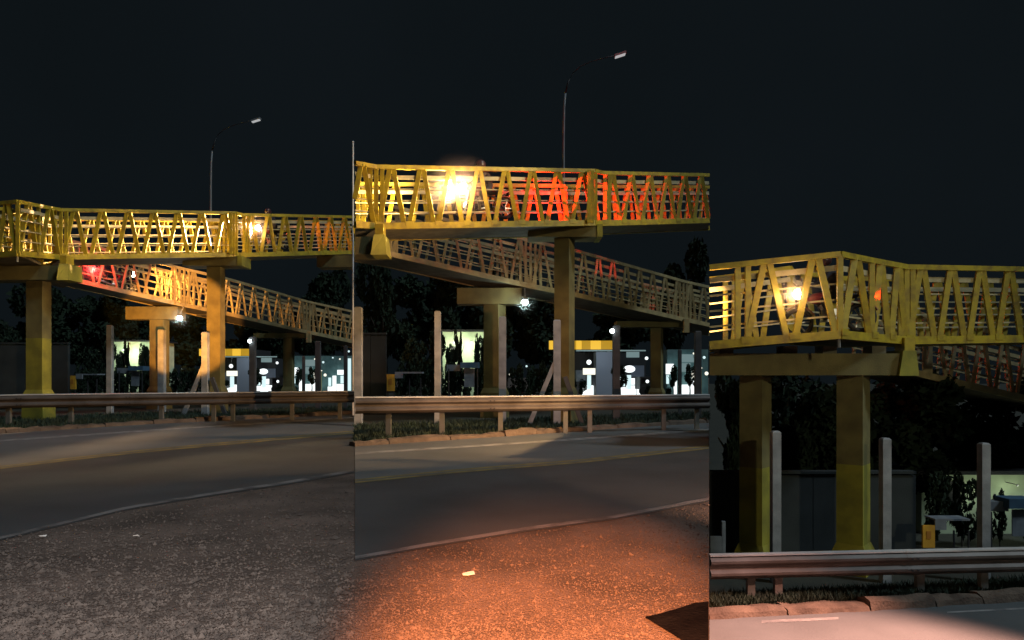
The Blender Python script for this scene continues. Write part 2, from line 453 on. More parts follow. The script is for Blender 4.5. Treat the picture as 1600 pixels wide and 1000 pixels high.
# ------------------------------------------------------------------ grass on the verge
def grass(b, count, seed):
    rs = np.random.RandomState(seed); V = []; Fc = []; r = ROADS[b]; gz = r["gz"]
    U0, U1 = r["U"]; U1 = min(U1, 1750); U0 = max(U0, -100)
    for k in range(count):
        U = rs.uniform(U0, U1); v = ucurve(r["kerb"], U)
        p = GP(U, v, gz); Y = p.y + 0.35 + rs.rand() ** 1.3 * (5.5 if b != 3 else 0.6)
        x = (U - 800) / F * Y
        h = rs.uniform(0.05, 0.20); a = rs.uniform(0, 3.14); ww = rs.uniform(0.012, 0.03)
        dx, dy = math.cos(a) * ww, math.sin(a) * ww; lx, ly = rs.uniform(-.12, .12), rs.uniform(-.12, .12)
        V += [(x - dx, Y - dy, gz), (x + dx, Y + dy, gz), (x + lx, Y + ly, gz + h)]
        Fc.append((3 * k, 3 * k + 1, 3 * k + 2))
    me = bpy.data.meshes.new("grass"); me.from_pydata(V, [], Fc); me.materials.append(GRASS); me.update()
    o = bpy.data.objects.new("grass", me); col.objects.link(o)
    tag(o, "dark green grass growing behind the kerb, " + WHERE[b], "grass", None, "stuff")
for b in (1, 2, 3): grass(b, 16000, 10 + b)

# ------------------------------------------------------------------ guard rails
RAIL = {1: ([(-160, 622.5, 19.0), (0, 618, 20.5), (554, 612, 24.4), (600, 611.5, 24.8)], [-75, 0, 110, 250, 332, 362, 455, 535]),
        2: None,
        3: None}
def guard_rail(b):
    if b == 3:
        tab = [(1060, 870.5, 11.05), (1108, 869, 11.15), (1600, 858, 11.6), (1900, 852, 11.9)]
        pu = [1176, 1219, 1442, 1542, 1650]; U0, U1 = 1108.6, 1800
    elif b == 1:
        tab = [(-160, 622.5, 19.4), (0, 618, 20.5), (554, 612, 24.4), (620, 611.5, 24.9)]
        pu = [-75, 10, 108, 250, 332, 362, 455, 530]; U0, U1 = -150, 553.4
    else:
        tab = [(500, 622.5, 16.4), (554, 622, 16.5), (830, 620, 18.1), (1108, 617.5, 19.8), (1160, 617, 20.1)]
        pu = [606, 690, 782, 884, 922, 1038, 1090]; U0, U1 = 554.6, 1107.4
    def top(U):
        v, Y = interp(tab, U); return PX(U, v, Y)
    c = top((U0 + min(U1, 1600)) / 2)
    rz0 = {1: 0, 2: 0, 3: -2.1}[b]
    root = thing("guard_rail", (c.x, c.y, rz0), "steel roadside guard rail on short posts, " + WHERE[b], "guard rail")
    # W-beam sections
    prof = [(0.0, 0.0), (0.035, -0.02), (0.085, -0.07), (0.085, -0.11), (0.02, -0.165), (0.02, -0.205), (0.085, -0.26), (0.085, -0.30), (0.035, -0.35), (0.0, -0.37)]
    cuts = [U0]
    y = U0
    while True:
        Y = interp(tab, cuts[-1])[1]; nxt = cuts[-1] + 3.2 * F / Y * (0.55 + 0.45)
        if nxt > U1 - 20: break
        cuts.append(nxt)
    cuts.append(U1)
    for i in range(len(cuts) - 1):
        p, q = top(cuts[i]), top(cuts[i + 1]); d = (q - p); fr = Vector((d.y, -d.x, 0)).normalized()
        if fr.y > 0: fr = -fr
        if i % 2: p = p + fr * 0.006; q = q + fr * 0.006
        m = M(); vs = []; fs = []; n = len(prof)
        p2 = p if i == 0 else p - d.normalized() * 0.12
        for e in (p2, q):
            for (a, z) in prof: vs.append(e + fr * a + Vector((0, 0, z)))
            for (a, z) in prof: vs.append(e + fr * (a - 0.008) + Vector((0, 0, z)))
        for k in range(n - 1):
            fs.append((k, k + 1, 2 * n + k + 1, 2 * n + k)); fs.append((n + k, 3 * n + k, 3 * n + k + 1, n + k + 1))
        fs += [(0, 2 * n, 3 * n, n), (n - 1, 2 * n - 1, 4 * n - 1, 3 * n - 1)]
        beam = m.add(vs, fs).build("rail_beam", STEEL, root)
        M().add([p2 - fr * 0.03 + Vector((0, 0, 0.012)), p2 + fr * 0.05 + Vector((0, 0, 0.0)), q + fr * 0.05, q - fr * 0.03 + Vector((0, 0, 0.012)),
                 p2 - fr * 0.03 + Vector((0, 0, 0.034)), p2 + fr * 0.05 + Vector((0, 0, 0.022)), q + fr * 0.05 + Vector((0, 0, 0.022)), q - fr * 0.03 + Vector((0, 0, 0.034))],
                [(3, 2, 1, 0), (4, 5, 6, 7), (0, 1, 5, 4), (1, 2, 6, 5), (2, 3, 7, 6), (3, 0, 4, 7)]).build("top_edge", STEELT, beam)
        if i:
            for dz in (-0.09, -0.28):
                for dx in (-0.05, 0.05):
                    M().box(p + fr * 0.09 + d.normalized() * dx + Vector((0, 0, dz)), (0.03, 0.02, 0.03)).build("bolt", DARKM, beam)
    for U in pu:
        t = top(U); back = Vector((0, 0.10, 0)); z0 = rz0 - 0.05
        ps = M().box((t.x, t.y + 0.10, (z0 + t.z - 0.05) / 2), (0.12, 0.10, t.z - 0.05 - z0)).build("post", STEELD, root)
        M().box((t.x, t.y + 0.035, t.z - 0.19), (0.10, 0.05, 0.2)).build("spacer_block", DARKM, ps)
for b in (1, 2, 3): guard_rail(b)

# ------------------------------------------------------------------ footbridges
UP = [(-160, 410.5, 332.5, 22.9), (-104, 407, 328.4, 22.4), (-70, 404, 325.0, 22.2), (28, 396, 315, 21.75), (60, 399, 321.5, 22.8), (95, 402, 328, 23.8),
      (368, 398, 333, 27.1), (378, 398.5, 335.5, 27.5), (549, 394, 339, 32.0), (640, 391, 342, 36.0)]
LO = [(100, 433.5, 372, 28.2), (113, 437, 377, 28.5), (288, 477, 420.5, 31.2), (345, 488, 433, 32.4), (479, 518.5, 471, 37.0), (560, 536, 489, 39.8), (640, 553, 507, 42.5)]
TH = 1.6
def path_pts(b, tab, far=False, width=1.9):
    bot = [W(b, u, vb, D) for u, vb, vt, D in tab]
    top = [W(b, u, vt, D) for u, vb, vt, D in tab]
    n = len(tab); dirs = []
    for i in range(n):
        d = bot[min(i + 1, n - 1)] - bot[max(i - 1, 0)]; d.z = 0; d.normalize()
        pr = Vector((-d.y, d.x, 0))
        if pr.y < 0: pr = -pr
        dirs.append(pr * width)
    if far: return [p + k for p, k in zip(bot, dirs)], [p + k for p, k in zip(top, dirs)]
    return bot, top
def side_truss(b, root, tab, far, material, solid, clusters):
    bot, top = path_pts(b, tab, far)
    dg = 0.125 if solid else 0.085
    ch = M(); inner = 0.05 if not far else -0.05
    for seq, ht in ((bot, 0.17), (top, 0.11)):
        for i in range(len(seq) - 1):
            c = clip_seg(seq[i], seq[i + 1], b)
            if c: ch.beam(c[0], c[1], 0.10, ht)
    o = ch.build("side_truss", material, root)
    def piece(p, q, wd, ht, name, mt=None):
        c = clip_seg(p, q, b)
        if c and (c[1] - c[0]).length > 0.12: M().beam(c[0], c[1], wd, ht).build(name, mt or material, o)
    for i in range(len(tab) - 1):
        B0, B1, T0, T1 = bot[i], bot[i + 1], top[i], top[i + 1]
        L = (B1 - B0).length
        d = (B1 - B0).normalized()
        # zigzag members between joints
        if L > 0.7:
            n = max(1, round(L / 0.80))
            for k in range(n):
                g0, g1, gm = (k + 0.08) / n, (k + 0.92) / n, (k + 0.5) / n
                b0 = B0.lerp(B1, g0); b1 = B0.lerp(B1, g1)
                t0 = T0.lerp(T1, gm - 0.05 / n); t1 = T0.lerp(T1, gm + 0.05 / n)
                if not far and solid:
                    nn = Vector((-d.y, d.x, 0)).normalized(); nn = -nn if nn.y > 0 else nn
                    gp = b0 + nn * 0.055 + Vector((0, 0, 0.05))
                    piece(gp - d * 0.11, gp + d * 0.11, 0.012, 0.13, "gusset_plate")
                piece(b0, t0, 0.055, dg, "diagonal"); piece(t1, b1, 0.055, dg, "diagonal")
        # posts at joints
        offs = clusters.get(i)
        if offs:
            for s_ in offs:
                piece(B0 + d * s_, T0 + d * s_, 0.06, 0.11 if solid else 0.09, "post")
        # guard bars along the inner side
        nrm = Vector((-d.y, d.x, 0)).normalized()
        if nrm.y < 0: nrm = -nrm
        k2 = nrm * (inner * 1.5)
        for fr in (0.24, 0.44, 0.64, 0.84):
            piece(B0.lerp(T0, fr) + k2, B1.lerp(T1, fr) + k2, 0.03, 0.035 if fr < 0.8 else 0.11, "guard_bar", BARS if solid else None)
def deck(b, root, tab):
    bot, _ = path_pts(b, tab, False); fb, _ = path_pts(b, tab, True)
    m = M()
    for i in range(len(tab) - 1):
        poly = clip_poly([(p.x, p.y) for p in (bot[i], bot[i + 1], fb[i + 1], fb[i])], b)
        if not poly: continue
        a, c = bot[i], bot[i + 1]; d = Vector((c.x - a.x, c.y - a.y)); L2 = d.length_squared
        zf = lambda x, y: a.z + (c.z - a.z) * ((x - a.x) * d.x + (y - a.y) * d.y) / L2
        m.prism(poly, lambda x, y: zf(x, y) - 0.06, lambda x, y: zf(x, y) + 0.055)
    return m.build("deck", DECK, root)

BOXF = [(3, 2, 1, 0), (4, 5, 6, 7), (0, 1, 5, 4), (1, 2, 6, 5), (2, 3, 7, 6), (3, 0, 4, 7)]
def column(b, root, u0, u1, D, ztop, split=0.7, paint_v=None, ped=None, rz=-0.42, m1=CONC, m2=CONCY):
    rz = {1: -0.06, 2: -0.40, 3: -0.72}[b]
    uc = (u0 + u1) / 2; c = W(b, uc, 585, D); full = (u1 - u0) / S[b] * S[b] * D / F / S[b] * S[b] / 1.0
    wpx = (u1 - u0) * S[b] * (D / S[b]) / F         # metres across
    # turned so that a broad left face and a narrow right face show
    a = rz; wd, dp = [wpx * k for k in {1: (0.80, 0.62), 2: (0.72, 0.85), 3: (0.76, 0.80)}[b]]
    z0 = GZ[b]
    zp = W(b, uc, paint_v, D).z if paint_v else z0
    o = M().box((c.x, c.y + 0.35, (zp + ztop) / 2), (wd, dp, ztop - zp), a).build("column", m1, root)
    if paint_v:
        M().box((c.x, c.y + 0.35, (zp + z0) / 2), (wd + 0.006, dp + 0.006, zp - z0), a).build("column_base", m2, o)
    if ped:
        zt = W(b, uc, ped, D).z
        mm = Matrix.Rotation(a, 3, 'Z'); vs = []
        for z, k in ((z0, 0.09), (zt - 0.12, 0.08), ):
            vs += [Vector((c.x, c.y + 0.35, z)) + mm @ Vector((sx * (wd / 2 + k), sy * (dp / 2 + k), 0)) for sx, sy in ((-1, -1), (1, -1), (1, 1), (-1, 1))]
        p = M().add(vs, BOXF)
        vs = []
        for z, k in ((zt - 0.12, 0.08), (zt + 0.06, 0.012)):
            vs += [Vector((c.x, c.y + 0.35, z)) + mm @ Vector((sx * (wd / 2 + k), sy * (dp / 2 + k), 0)) for sx, sy in ((-1, -1), (1, -1), (1, 1), (-1, 1))]
        p.add(vs, BOXF[1:])
        p.build("pedestal", m2 if paint_v else m1, o)
    return o
def cap_beam(b, root, p0, p1, depth, v0, v1, D, taper=0.0, m1=CONC, end=None):
    """crosshead: from pixel column p0 to p1 between rows v0 and v1"""
    a = W(b, p0, v1, D); c = W(b, p1, v1, D); zt = W(b, p0, v0, D).z
    z0 = a.z
    poly = clip_poly([(a.x, a.y), (c.x, c.y), (c.x, c.y + depth), (a.x, a.y + depth)], b)
    if not poly: return
    o = M().prism(poly, z0, zt).build("cap_beam", m1, root)
    return o
def footbridge(b):
    desc = {1: "yellow steel footbridge with ramps carrying two motorcycles, left third of the picture",
            2: "yellow steel footbridge lit red behind one motorcycle, middle third of the picture",
            3: "yellow steel footbridge corner with two near columns, right third of the picture"}
    c = W(b, {1: 331, 2: 331, 3: 50}[b], 585, 27 if b != 3 else 23)
    root = thing("footbridge", (c.x, c.y, GZ[b]), desc[b], "footbridge")
    up = [(u, v0, v1, D) for u, v0, v1, D in UP]
    clU = {2: (-0.10, 0.10), 3: (0.0,), 4: (0.0,), 5: (-0.16, 0.0, 0.16), 6: (-0.30, -0.12, 0.05), 7: (0.10, 0.28)}
    for far in (False, True): side_truss(b, root, up, far, Y1, True, clU)
    deck(b, root, up)
    clL = {1: (0.0, 0.2), 2: (-0.42, -0.2, 0.0, 0.2, 0.42), 4: (-0.42, -0.2, 0.0, 0.2, 0.42)}
    for far in (False, True): side_truss(b, root, LO, far, Y2, False, clL)
    deck(b, root, LO)
    # --- supports
    def zat(u, v, D): return W(b, u, v, D).z
    Dc = 23.3
    zt = zat(50, 437, Dc)
    if b != 2: column(b, root, 33, 66, Dc, zt, paint_v=528, ped=612)
    if b in (1, 3): column(b, root, -67, -36, Dc + 0.4, zat(-50, 437.5, Dc), paint_v=531, ped=612)
    cb = cap_beam(b, root, -150, 90, 0.9, 415, 437, Dc - 0.15)
    # bright end block of the crosshead
    P = [W(b, 88, 437.5, 23.0), W(b, 108, 437.5, 23.2), W(b, 105, 412, 23.2), W(b, 92, 412, 23.0)]
    bk = Vector((0, 0.75, 0))
    if clip_seg(P[0], P[1], b) and b != 99:
        vs = P + [p + bk for p in P]
        M().add(vs, [(0, 1, 2, 3), (7, 6, 5, 4), (1, 0, 4, 5), (2, 1, 5, 6), (3, 2, 6, 7), (0, 3, 7, 4)]).build("end_block", CONCY, root)
        t = W(b, 98.5, 407, 23.4)
        M().box((t.x, t.y + 0.2, t.z), (0.22, 0.4, 0.34)).build("bearing", Y1, root)
    # drain stub under the corner and small bearings on the crosshead
    if b == 3:
        for u in (-85, -20, 20, 70):
            t = W(b, u, 411, 23.2); M().box((t.x, t.y + 0.3, t.z), (0.3, 0.4, 0.16)).build("bearing", DECK, root)
    if b != 2:
        t = W(b, 27, 402, 21.85); M().tube([t + Vector((0, 0, 0.2)), t - Vector((0, 0, 0.14))], 0.035).build("drain_pipe", POLE, root)
    if b == 3: return root
    # T column under the lower ramp
    D2 = 31.0
    column(b, root, 229, 257, D2, zat(240, 499, D2), rz=-0.42, ped=606)
    cap_beam(b, root, 196, 277, 0.8, 479, 499, D2 - 0.1)
    # T column under the upper ramp
    D3 = 27.2
    column(b, root, 318, 345, D3, zat(331, 415, D3), rz=-0.42, ped=606)
    cb = cap_beam(b, root, 285, 371, 0.9, 400, 415, D3 - 0.1)
    e0 = W(b, 371.2, 415.3, D3 - 0.1); e1 = W(b, 378, 399.5, D3 - 0.1)
    M().box(((e0.x + e1.x) / 2, e0.y + 0.45, (e0.z + e1.z) / 2), (e1.x - e0.x, 0.95, e1.z - e0.z)).build("end_block", CONCY, root)
    # column under the far joint of the lower ramp
    D4 = 37.5
    column(b, root, 439, 457, D4, zat(447, 527, D4), rz=-0.42, ped=606)
    cap_beam(b, root, 396, 484, 0.8, 520.5, 528, D4 - 0.1)
    t = W(b, 482.5, 518, 36.8); t2 = W(b, 482.5, 535, 36.8)
    M().box((t.x, t.y, (t.z + t2.z) / 2), (0.22, 0.22, t.z - t2.z)).build("hanger_post", Y2, root)
    # crosshead at the right end of the upper ramp
    D5 = 31.2
    if b == 1:
        cap_beam(b, root, 495, 560, 0.9, 399, 417, D5)
    # lamp bracket and bulb under the lower ramp
    t = W(b, 281, 481, 30.6)
    return root
for b in (1, 2, 3): footbridge(b)

# ------------------------------------------------------------------ hanging lamps under the lower ramp
for b in (1, 2):
    p = W(b, 281, 497, 30.4)
    root = thing("hanging_lamp", p, "round white lamp hanging below the lower ramp, " + WHERE[b], "lamp", "lamps below the ramps")
    M().tube([p + Vector((0, 0, 0.12)), p + Vector((0, 0.35, 0.52))], 0.02).build("stem", POLE, root)
    M().tube([p + Vector((0, 0, 0.08)), p + Vector((0, 0, 0.13))], [0.13, 0.05], 12).build("lamp_cap", POLE, root)
    M().ball(p, 0.11).build("bulb", G_COOL, root, smooth=True)
    point("hanging_lamp_light", p + Vector((0, -0.22, -0.12)), 60, (0.8, 1.0, 0.98), 0.1)
    s = M().ball((0, 0, 0), 1.0, 16, 12).build("halo", halo_mat("lamp_bloom", 1.0, (0.85, 1, 1)), None, Vector((0, 0, 0)), True)  # ball added to imitate the lens bloom of the bulb
    s.location = p; s.scale = (0.55, 0.55, 0.55)
    tag(s, "added faint bloom round the white hanging lamp, " + WHERE[b], "bloom", None, "stuff")

# ------------------------------------------------------------------ fence posts behind the rail
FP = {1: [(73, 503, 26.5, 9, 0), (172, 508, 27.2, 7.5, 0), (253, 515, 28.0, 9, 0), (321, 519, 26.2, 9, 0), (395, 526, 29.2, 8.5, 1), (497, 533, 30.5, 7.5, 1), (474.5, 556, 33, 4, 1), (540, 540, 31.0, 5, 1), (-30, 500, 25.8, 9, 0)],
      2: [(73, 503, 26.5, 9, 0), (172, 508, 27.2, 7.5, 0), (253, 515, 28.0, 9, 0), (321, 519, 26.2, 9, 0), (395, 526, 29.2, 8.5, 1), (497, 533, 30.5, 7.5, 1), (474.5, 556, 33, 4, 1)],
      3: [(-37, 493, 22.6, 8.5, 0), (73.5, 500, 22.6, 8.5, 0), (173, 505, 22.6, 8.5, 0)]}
names = {73: "beside the yellow column", 73.5: "right of the second column", -37: "right of the first column", 172: "standing alone left of the T column", 173: "farthest right by the lit leaves", 253: "touching the T column", 321: "against the tall column",
         395: "darker, before the shops", 497: "darker, farthest right before the shops", 474.5: "thin, before the teal shop", 540: "thin, at the far right end", -30: "at the far left edge"}
for b in FP:
    for (u, v, D, wd, dk) in FP[b]:
        t = W(b, u, v, D); wm = wd * D / F; z0 = GZ[b]
        root = None
        m = M(); k = wm / 2; vs = []
        for z, e in ((z0 - 0.05, 0), (t.z - 0.03, 0), (t.z, 0.03)):
            vs += [Vector((t.x + sx * (k - e), t.y + sy * (k - e), z)) for sx, sy in ((-1, -1), (1, -1), (1, 1), (-1, 1))]
        fs = [(3, 2, 1, 0), (8, 9, 10, 11)]
        for q in (0, 4): fs += [(q + i, q + (i + 1) % 4, q + 4 + (i + 1) % 4, q + 4 + i) for i in range(4)]
        m.add(vs, fs)
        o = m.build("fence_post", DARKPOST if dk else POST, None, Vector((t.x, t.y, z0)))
        tag(o, ("dark" if dk else "pale grey") + " concrete fence post " + names[u] + ", " + WHERE[b], "post", "concrete fence posts behind the guard rail")
        if u == 321:
            a = W(b, 321, 571, D); c_ = W(b, 287, 648, D); c_.z = max(c_.z, z0)
            M().beam(a + Vector((-0.05, -0.02, 0)), c_ + Vector((0, -0.02, 0)), 0.13, 0.13).build("brace", POST, o)
            a2 = W(b, 331, 590, D); c2 = W(b, 352, 648, D); c2.z = max(c2.z, z0)
            M().beam(a2, c2, 0.13, 0.13).build("brace", DARKPOST, o)
# slim pale pole at the edge of the left stretch
p = W(1, 551.6, 222, 25.6)
root = thing("slim_pole", (p.x, p.y, 0), "slim pale pole rising past the right end of the yellow ramp", "pole")
M().tube([(p.x, p.y, -0.05), (p.x, p.y, p.z)], 0.030, 8).build("shaft", PALE, root)
M().ball((p.x, p.y, p.z), 0.038, 8, 6).build("finial", PALE, root)
M().box((p.x, p.y, 0.03), (0.16, 0.16, 0.06)).build("base_plate", DARKM, root)

# ------------------------------------------------------------------ street lamps
for b in (1, 2):
    D = 38.0
    base = W(b, 329, 585, D)
    pts = [Vector((base.x, base.y, -0.05))] + [W(b, u, v, D) for u, v in ((329, 400), (329.2, 300), (329.8, 255), (331.5, 236), (335, 222), (341, 210), (350, 202), (365, 195.5), (382, 191), (394, 188.5))]
    root = thing("street_lamp", (base.x, base.y, 0), "tall curved street lamp rising behind the footbridge, " + WHERE[b], "street lamp", "street lamps behind the footbridge")
    rr = [0.08, 0.066, 0.055, 0.05, 0.042, 0.036, 0.03, 0.026, 0.022, 0.02, 0.018]
    M().tube(pts[:5], rr[:5], 10).build("pole", POLE, root, smooth=True)
    M().tube(pts[4:], rr[4:], 10).build("arm", DARKM, root, smooth=True)
    h0, h1 = W(b, 393, 189.5, D), W(b, 407, 185, D)
    hd = M().beam(h0, h1, 0.24, 0.09).build("lamp_head", POLE, root)
    M().beam(h0.lerp(h1, 0.06) - Vector((0, 0, 0.055)), h0.lerp(h1, 0.94) - Vector((0, 0, 0.055)), 0.20, 0.05).build("lens", G_ROADLAMP, hd)

# ------------------------------------------------------------------ motorcycles and riders
def make_bike():
    root = thing("motorcycle", (0, 0, 0), "x", "motorcycle", "motorcycles on the footbridge")
    def wheel(x):
        m = M(); n = 20; Rr, r = 0.27, 0.05; vs = []; fs = []
        for i in range(n):
            a = 2 * math.pi * i / n
            for j in range(6):
                c = 2 * math.pi * j / 6; q = Rr + r * math.cos(c)
                vs.append((x + q * math.cos(a), r * 0.9 * math.sin(c), 0.32 + q * math.sin(a)))
        for i in range(n):
            for j in range(6):
                fs.append((i * 6 + j, ((i + 1) % n) * 6 + j, ((i + 1) % n) * 6 + (j + 1) % 6, i * 6 + (j + 1) % 6))
        w_ = m.add(vs, fs).build("wheel", BLACK, root, smooth=True)
        m = M().tube([(x, -0.04, 0.32), (x, 0.04, 0.32)], 0.05, 10)
        for i in range(6):
            a = math.pi * i / 3
            m.beam((x, 0, 0.32), (x + 0.24 * math.cos(a), 0, 0.32 + 0.24 * math.sin(a)), 0.02, 0.025)
        m.build("rim", CHROME, w_)
    wheel(0.64); wheel(-0.62)
    m = M(); m.tube([(0.45, 0, 0.98), (0.2, 0, 0.62), (0.12, 0, 0.32), (-0.25, 0, 0.30), (-0.35, 0, 0.60), (-0.70, 0, 0.74)], 0.028)
    m.tube([(0.45, 0, 0.95), (0.05, 0, 0.72), (-0.35, 0, 0.66)], 0.028)
    for s in (-1, 1): m.beam((-0.62, 0.06 * s, 0.32), (-0.22, 0.06 * s, 0.36), 0.025, 0.04)
    m.build("frame", DARKM, root)
    m = M(); m.box((0.02, 0, 0.42), (0.30, 0.22, 0.26)); m.tube([(0.05, 0, 0.5), (0.16, 0, 0.66)], [0.09, 0.07], 10); m.build("engine", CHROME, root)
    M().ball((0.18, 0, 0.80), 0.2, 14, 10, (1.25, 0.72, 0.62)).build("fuel_tank", BIKERED, root, smooth=True)
    m = M(); m.ball((-0.26, 0, 0.79), 0.3, 14, 8, (1.25, 0.46, 0.26)); m.build("seat", BLACK, root, smooth=True)
    m = M()
    for s in (-1, 1): m.tube([(0.64, 0.075 * s, 0.32), (0.44, 0.075 * s, 1.0)], 0.026)
    m.build("fork", CHROME, root)
    hb = M().tube([(0.34, -0.36, 1.04), (0.42, -0.2, 1.06), (0.45, 0, 1.03), (0.42, 0.2, 1.06), (0.34, 0.36, 1.04)], 0.016).build("handlebar", DARKM, root)
    for s in (-1, 1):
        M().tube([(0.40, 0.24 * s, 1.06), (0.42, 0.30 * s, 1.24)], 0.008, 6).ball((0.42, 0.31 * s, 1.26), 0.06, 8, 6, (0.3, 1, 0.7)).build("mirror", BLACK, hb)
    hl = M().ball((0.545, 0, 0.93), 0.115, 12, 8, (0.8, 1, 1)).build("headlight_housing", BLACK, root, smooth=True)
    M().ball((0.59, 0, 0.93), 0.118, 14, 10, (0.85, 0.95, 0.95)).build("headlight_lens", G_HEAD, hl)
    tl = M().box((-0.80, 0, 0.74), (0.08, 0.16, 0.09)).build("tail_light_housing", BLACK, root)
    M().ball((-0.84, 0, 0.74), 0.085, 10, 8, (0.6, 1, 0.6)).build("tail_light_lens", G_TAIL, tl)
    m = M()
    for x, s in ((0.64, 1), (-0.62, -1)):
        for i in range(6):
            a0, a1 = rad(50 + 18 * i), rad(50 + 18 * (i + 1))
            m.beam((x + 0.35 * math.cos(a0), 0, 0.32 + 0.35 * math.sin(a0)), (x + 0.35 * math.cos(a1), 0, 0.32 + 0.35 * math.sin(a1)), 0.13, 0.012)
    m.build("mudguard", BIKERED, root)
    M().tube([(0.08, -0.13, 0.36), (-0.2, -0.16, 0.27), (-0.75, -0.17, 0.36)], [0.03, 0.03, 0.045], 10).build("exhaust", CHROME, root)
    return root
def make_rider():
    V = {"pelvis": ((-0.22, 0, 0.93), .150), "waist": ((-0.18, 0, 1.07), .140), "chest": ((-0.08, 0, 1.27), .155), "neck": ((-0.03, 0, 1.43), .060), "head": ((0.01, 0, 1.56), .095)}
    E = [("pelvis", "waist"), ("waist", "chest"), ("chest", "neck"), ("neck", "head")]
    for s, k in ((-1, "r"), (1, "l")):
        V.update({"sh" + k: ((-0.06, .19 * s, 1.36), .072), "el" + k: ((0.13, .29 * s, 1.15), .050), "wr" + k: ((0.31, .31 * s, 1.08), .034), "pa" + k: ((0.365, .305 * s, 1.075), .036),
                  "hip" + k: ((-0.18, .10 * s, 0.90), .100), "kn" + k: ((0.17, .19 * s, 0.74), .066), "an" + k: ((0.03, .19 * s, 0.38), .045), "toe" + k: ((0.19, .20 * s, 0.34), .038)})
        E += [("chest", "sh" + k), ("sh" + k, "el" + k), ("el" + k, "wr" + k), ("wr" + k, "pa" + k), ("pelvis", "hip" + k), ("hip" + k, "kn" + k), ("kn" + k, "an" + k), ("an" + k, "toe" + k)]
        for j in range(4):
            yy = (.275 + .020 * j) * s
            V["f%d%s" % (j, k)] = ((0.405, yy, 1.09), .010); V["g%d%s" % (j, k)] = ((0.43 - .004 * j, yy, 1.055), .009); V["h%d%s" % (j, k)] = ((0.40, yy, 1.03), .008)
            E += [("pa" + k, "f%d%s" % (j, k)), ("f%d%s" % (j, k), "g%d%s" % (j, k)), ("g%d%s" % (j, k), "h%d%s" % (j, k))]
        V["t0" + k] = ((0.36, .262 * s, 1.055), .011); V["t1" + k] = ((0.395, .255 * s, 1.035), .010)
        E += [("wr" + k, "t0" + k), ("t0" + k, "t1" + k)]
    keys = list(V); me = bpy.data.meshes.new("person")
    me.from_pydata([V[k][0] for k in keys], [(keys.index(a), keys.index(c)) for a, c in E], [])
    o = bpy.data.objects.new("person", me); col.objects.link(o)
    sk = o.modifiers.new("skin", 'SKIN'); sk.use_smooth_shade = True
    for i, k in enumerate(keys):
        r_ = V[k][1]; me.skin_vertices[0].data[i].radius = (r_, r_); me.skin_vertices[0].data[i].use_root = (i == 0)
    o.modifiers.new("sub", 'SUBSURF').render_levels = 1
    me.materials.append(CLOTHD)
    ORI[o.name] = Vector((0, 0, 0))
    h = M().ball((0.01, 0, 1.60), 0.145, 16, 12, (1.08, 0.88, 1.0)).build("helmet", HELMET, o, smooth=True)
    M().ball((0.055, 0, 1.59), 0.125, 12, 8, (0.95, 0.9, 0.5)).build("visor", VISOR, h, smooth=True)
    tag(o, "x", "person", "riders on the footbridge")
    return o
bike0, rider0 = make_bike(), make_rider()
used = [False]
def copy_tree(o, parent=None):
    c = o.copy(); col.objects.link(c)
    if parent: c.parent = parent
    for ch in list(o.children): copy_tree(ch, c)
    return c
def place_bike(b, u, v, D, yaw, pitch, blabel, rlabel, brake=False, anchor=0.65, anchorz=0.93):
    """anchor: the point of the bike (along its length) seen at (u, v)"""
    if not used[0]: bk, rd = bike0, rider0; used[0] = True
    else: bk, rd = copy_tree(bike0), copy_tree(rider0)
    rot = Matrix.Rotation(yaw, 4, 'Z') @ Matrix.Rotation(pitch, 4, 'Y')
    loc = W(b, u, v, D) - (rot @ Vector((anchor, 0, anchorz)))
    for o, lab in ((bk, blabel), (rd, rlabel)):
        o.location = loc; o.rotation_euler = rot.to_euler(); o["label"] = lab
    return loc, rot
def toward(p, d): return p + (Vector((0, 0, EYE)) - p).normalized() * d
def bike_lights(loc, rot, head, tail, hcol=(1.0, 0.74, 0.40), tcol=(1.0, 0.025, 0.02), hdown=0.0, half=62, glowp=0, fr=-0.72, thalf=48):
    hp = loc + rot @ Vector((0.70, 0, 0.93)); tp = loc + rot @ Vector((-0.90, 0, 0.74))
    fw = rot @ Vector((1, 0, -0.03 + hdown))
    spot("headlight_beam", hp, hp + fw, head, hcol, half, 0.6, 0.05)
    if glowp: point("headlight_bloom", toward(hp, -fr), glowp, (1.0, 0.60, 0.32), 0.06)  # extra lamp set before the truss to light up the bloom
    if tail: spot("tail_light_beam", tp, tp - (rot @ Vector((1, 0, -0.12))), tail, tcol, thalf, 0.6, 0.05)
    return hp, tp
def bloom_puff(p, sx, sz, dens, c, label, q=None):
    s = M().ball((0, 0, 0), 1.0, 20, 14).build("smoke_halo", halo_mat("smoke_bloom", dens, c), None, Vector((0, 0, 0)), True)  # ball added for a bike light's bloom; the middle one is also smoke
    s.location = p; s.scale = (sx, sx * 0.8, sz)
    tag(s, label, "smoke_halo", None, "stuff")
def deck_dir(b, tab, u0, u1):
    a, c = [W(b, u, interp(tab, u)[0], interp(tab, u)[2]) for u in (u0, u1)]
    d = c - a; return math.atan2(d.y, d.x), -math.asin(d.z / d.length)
# upper ramp, left frame, riding to the left
yw, pt = deck_dir(1, UP, 440, 380)
l_, r_ = place_bike(1, 402, 356, 28.2 + 0.42, yw, pt, "motorcycle with bright headlight on the upper ramp, left third of the picture", "rider in dark clothes and helmet on the upper ramp motorcycle, left third")
hp, tp = bike_lights(l_, r_, 15000, 260, (1.0, 0.62, 0.32), (1.0, 0.22, 0.07), glowp=42, half=50)
bloom_puff(toward(hp, 0.75), 0.75, 0.75, 2.6, (1, .8, .7), "added thin bloom haze round the upper ramp motorcycle, left third of the picture")
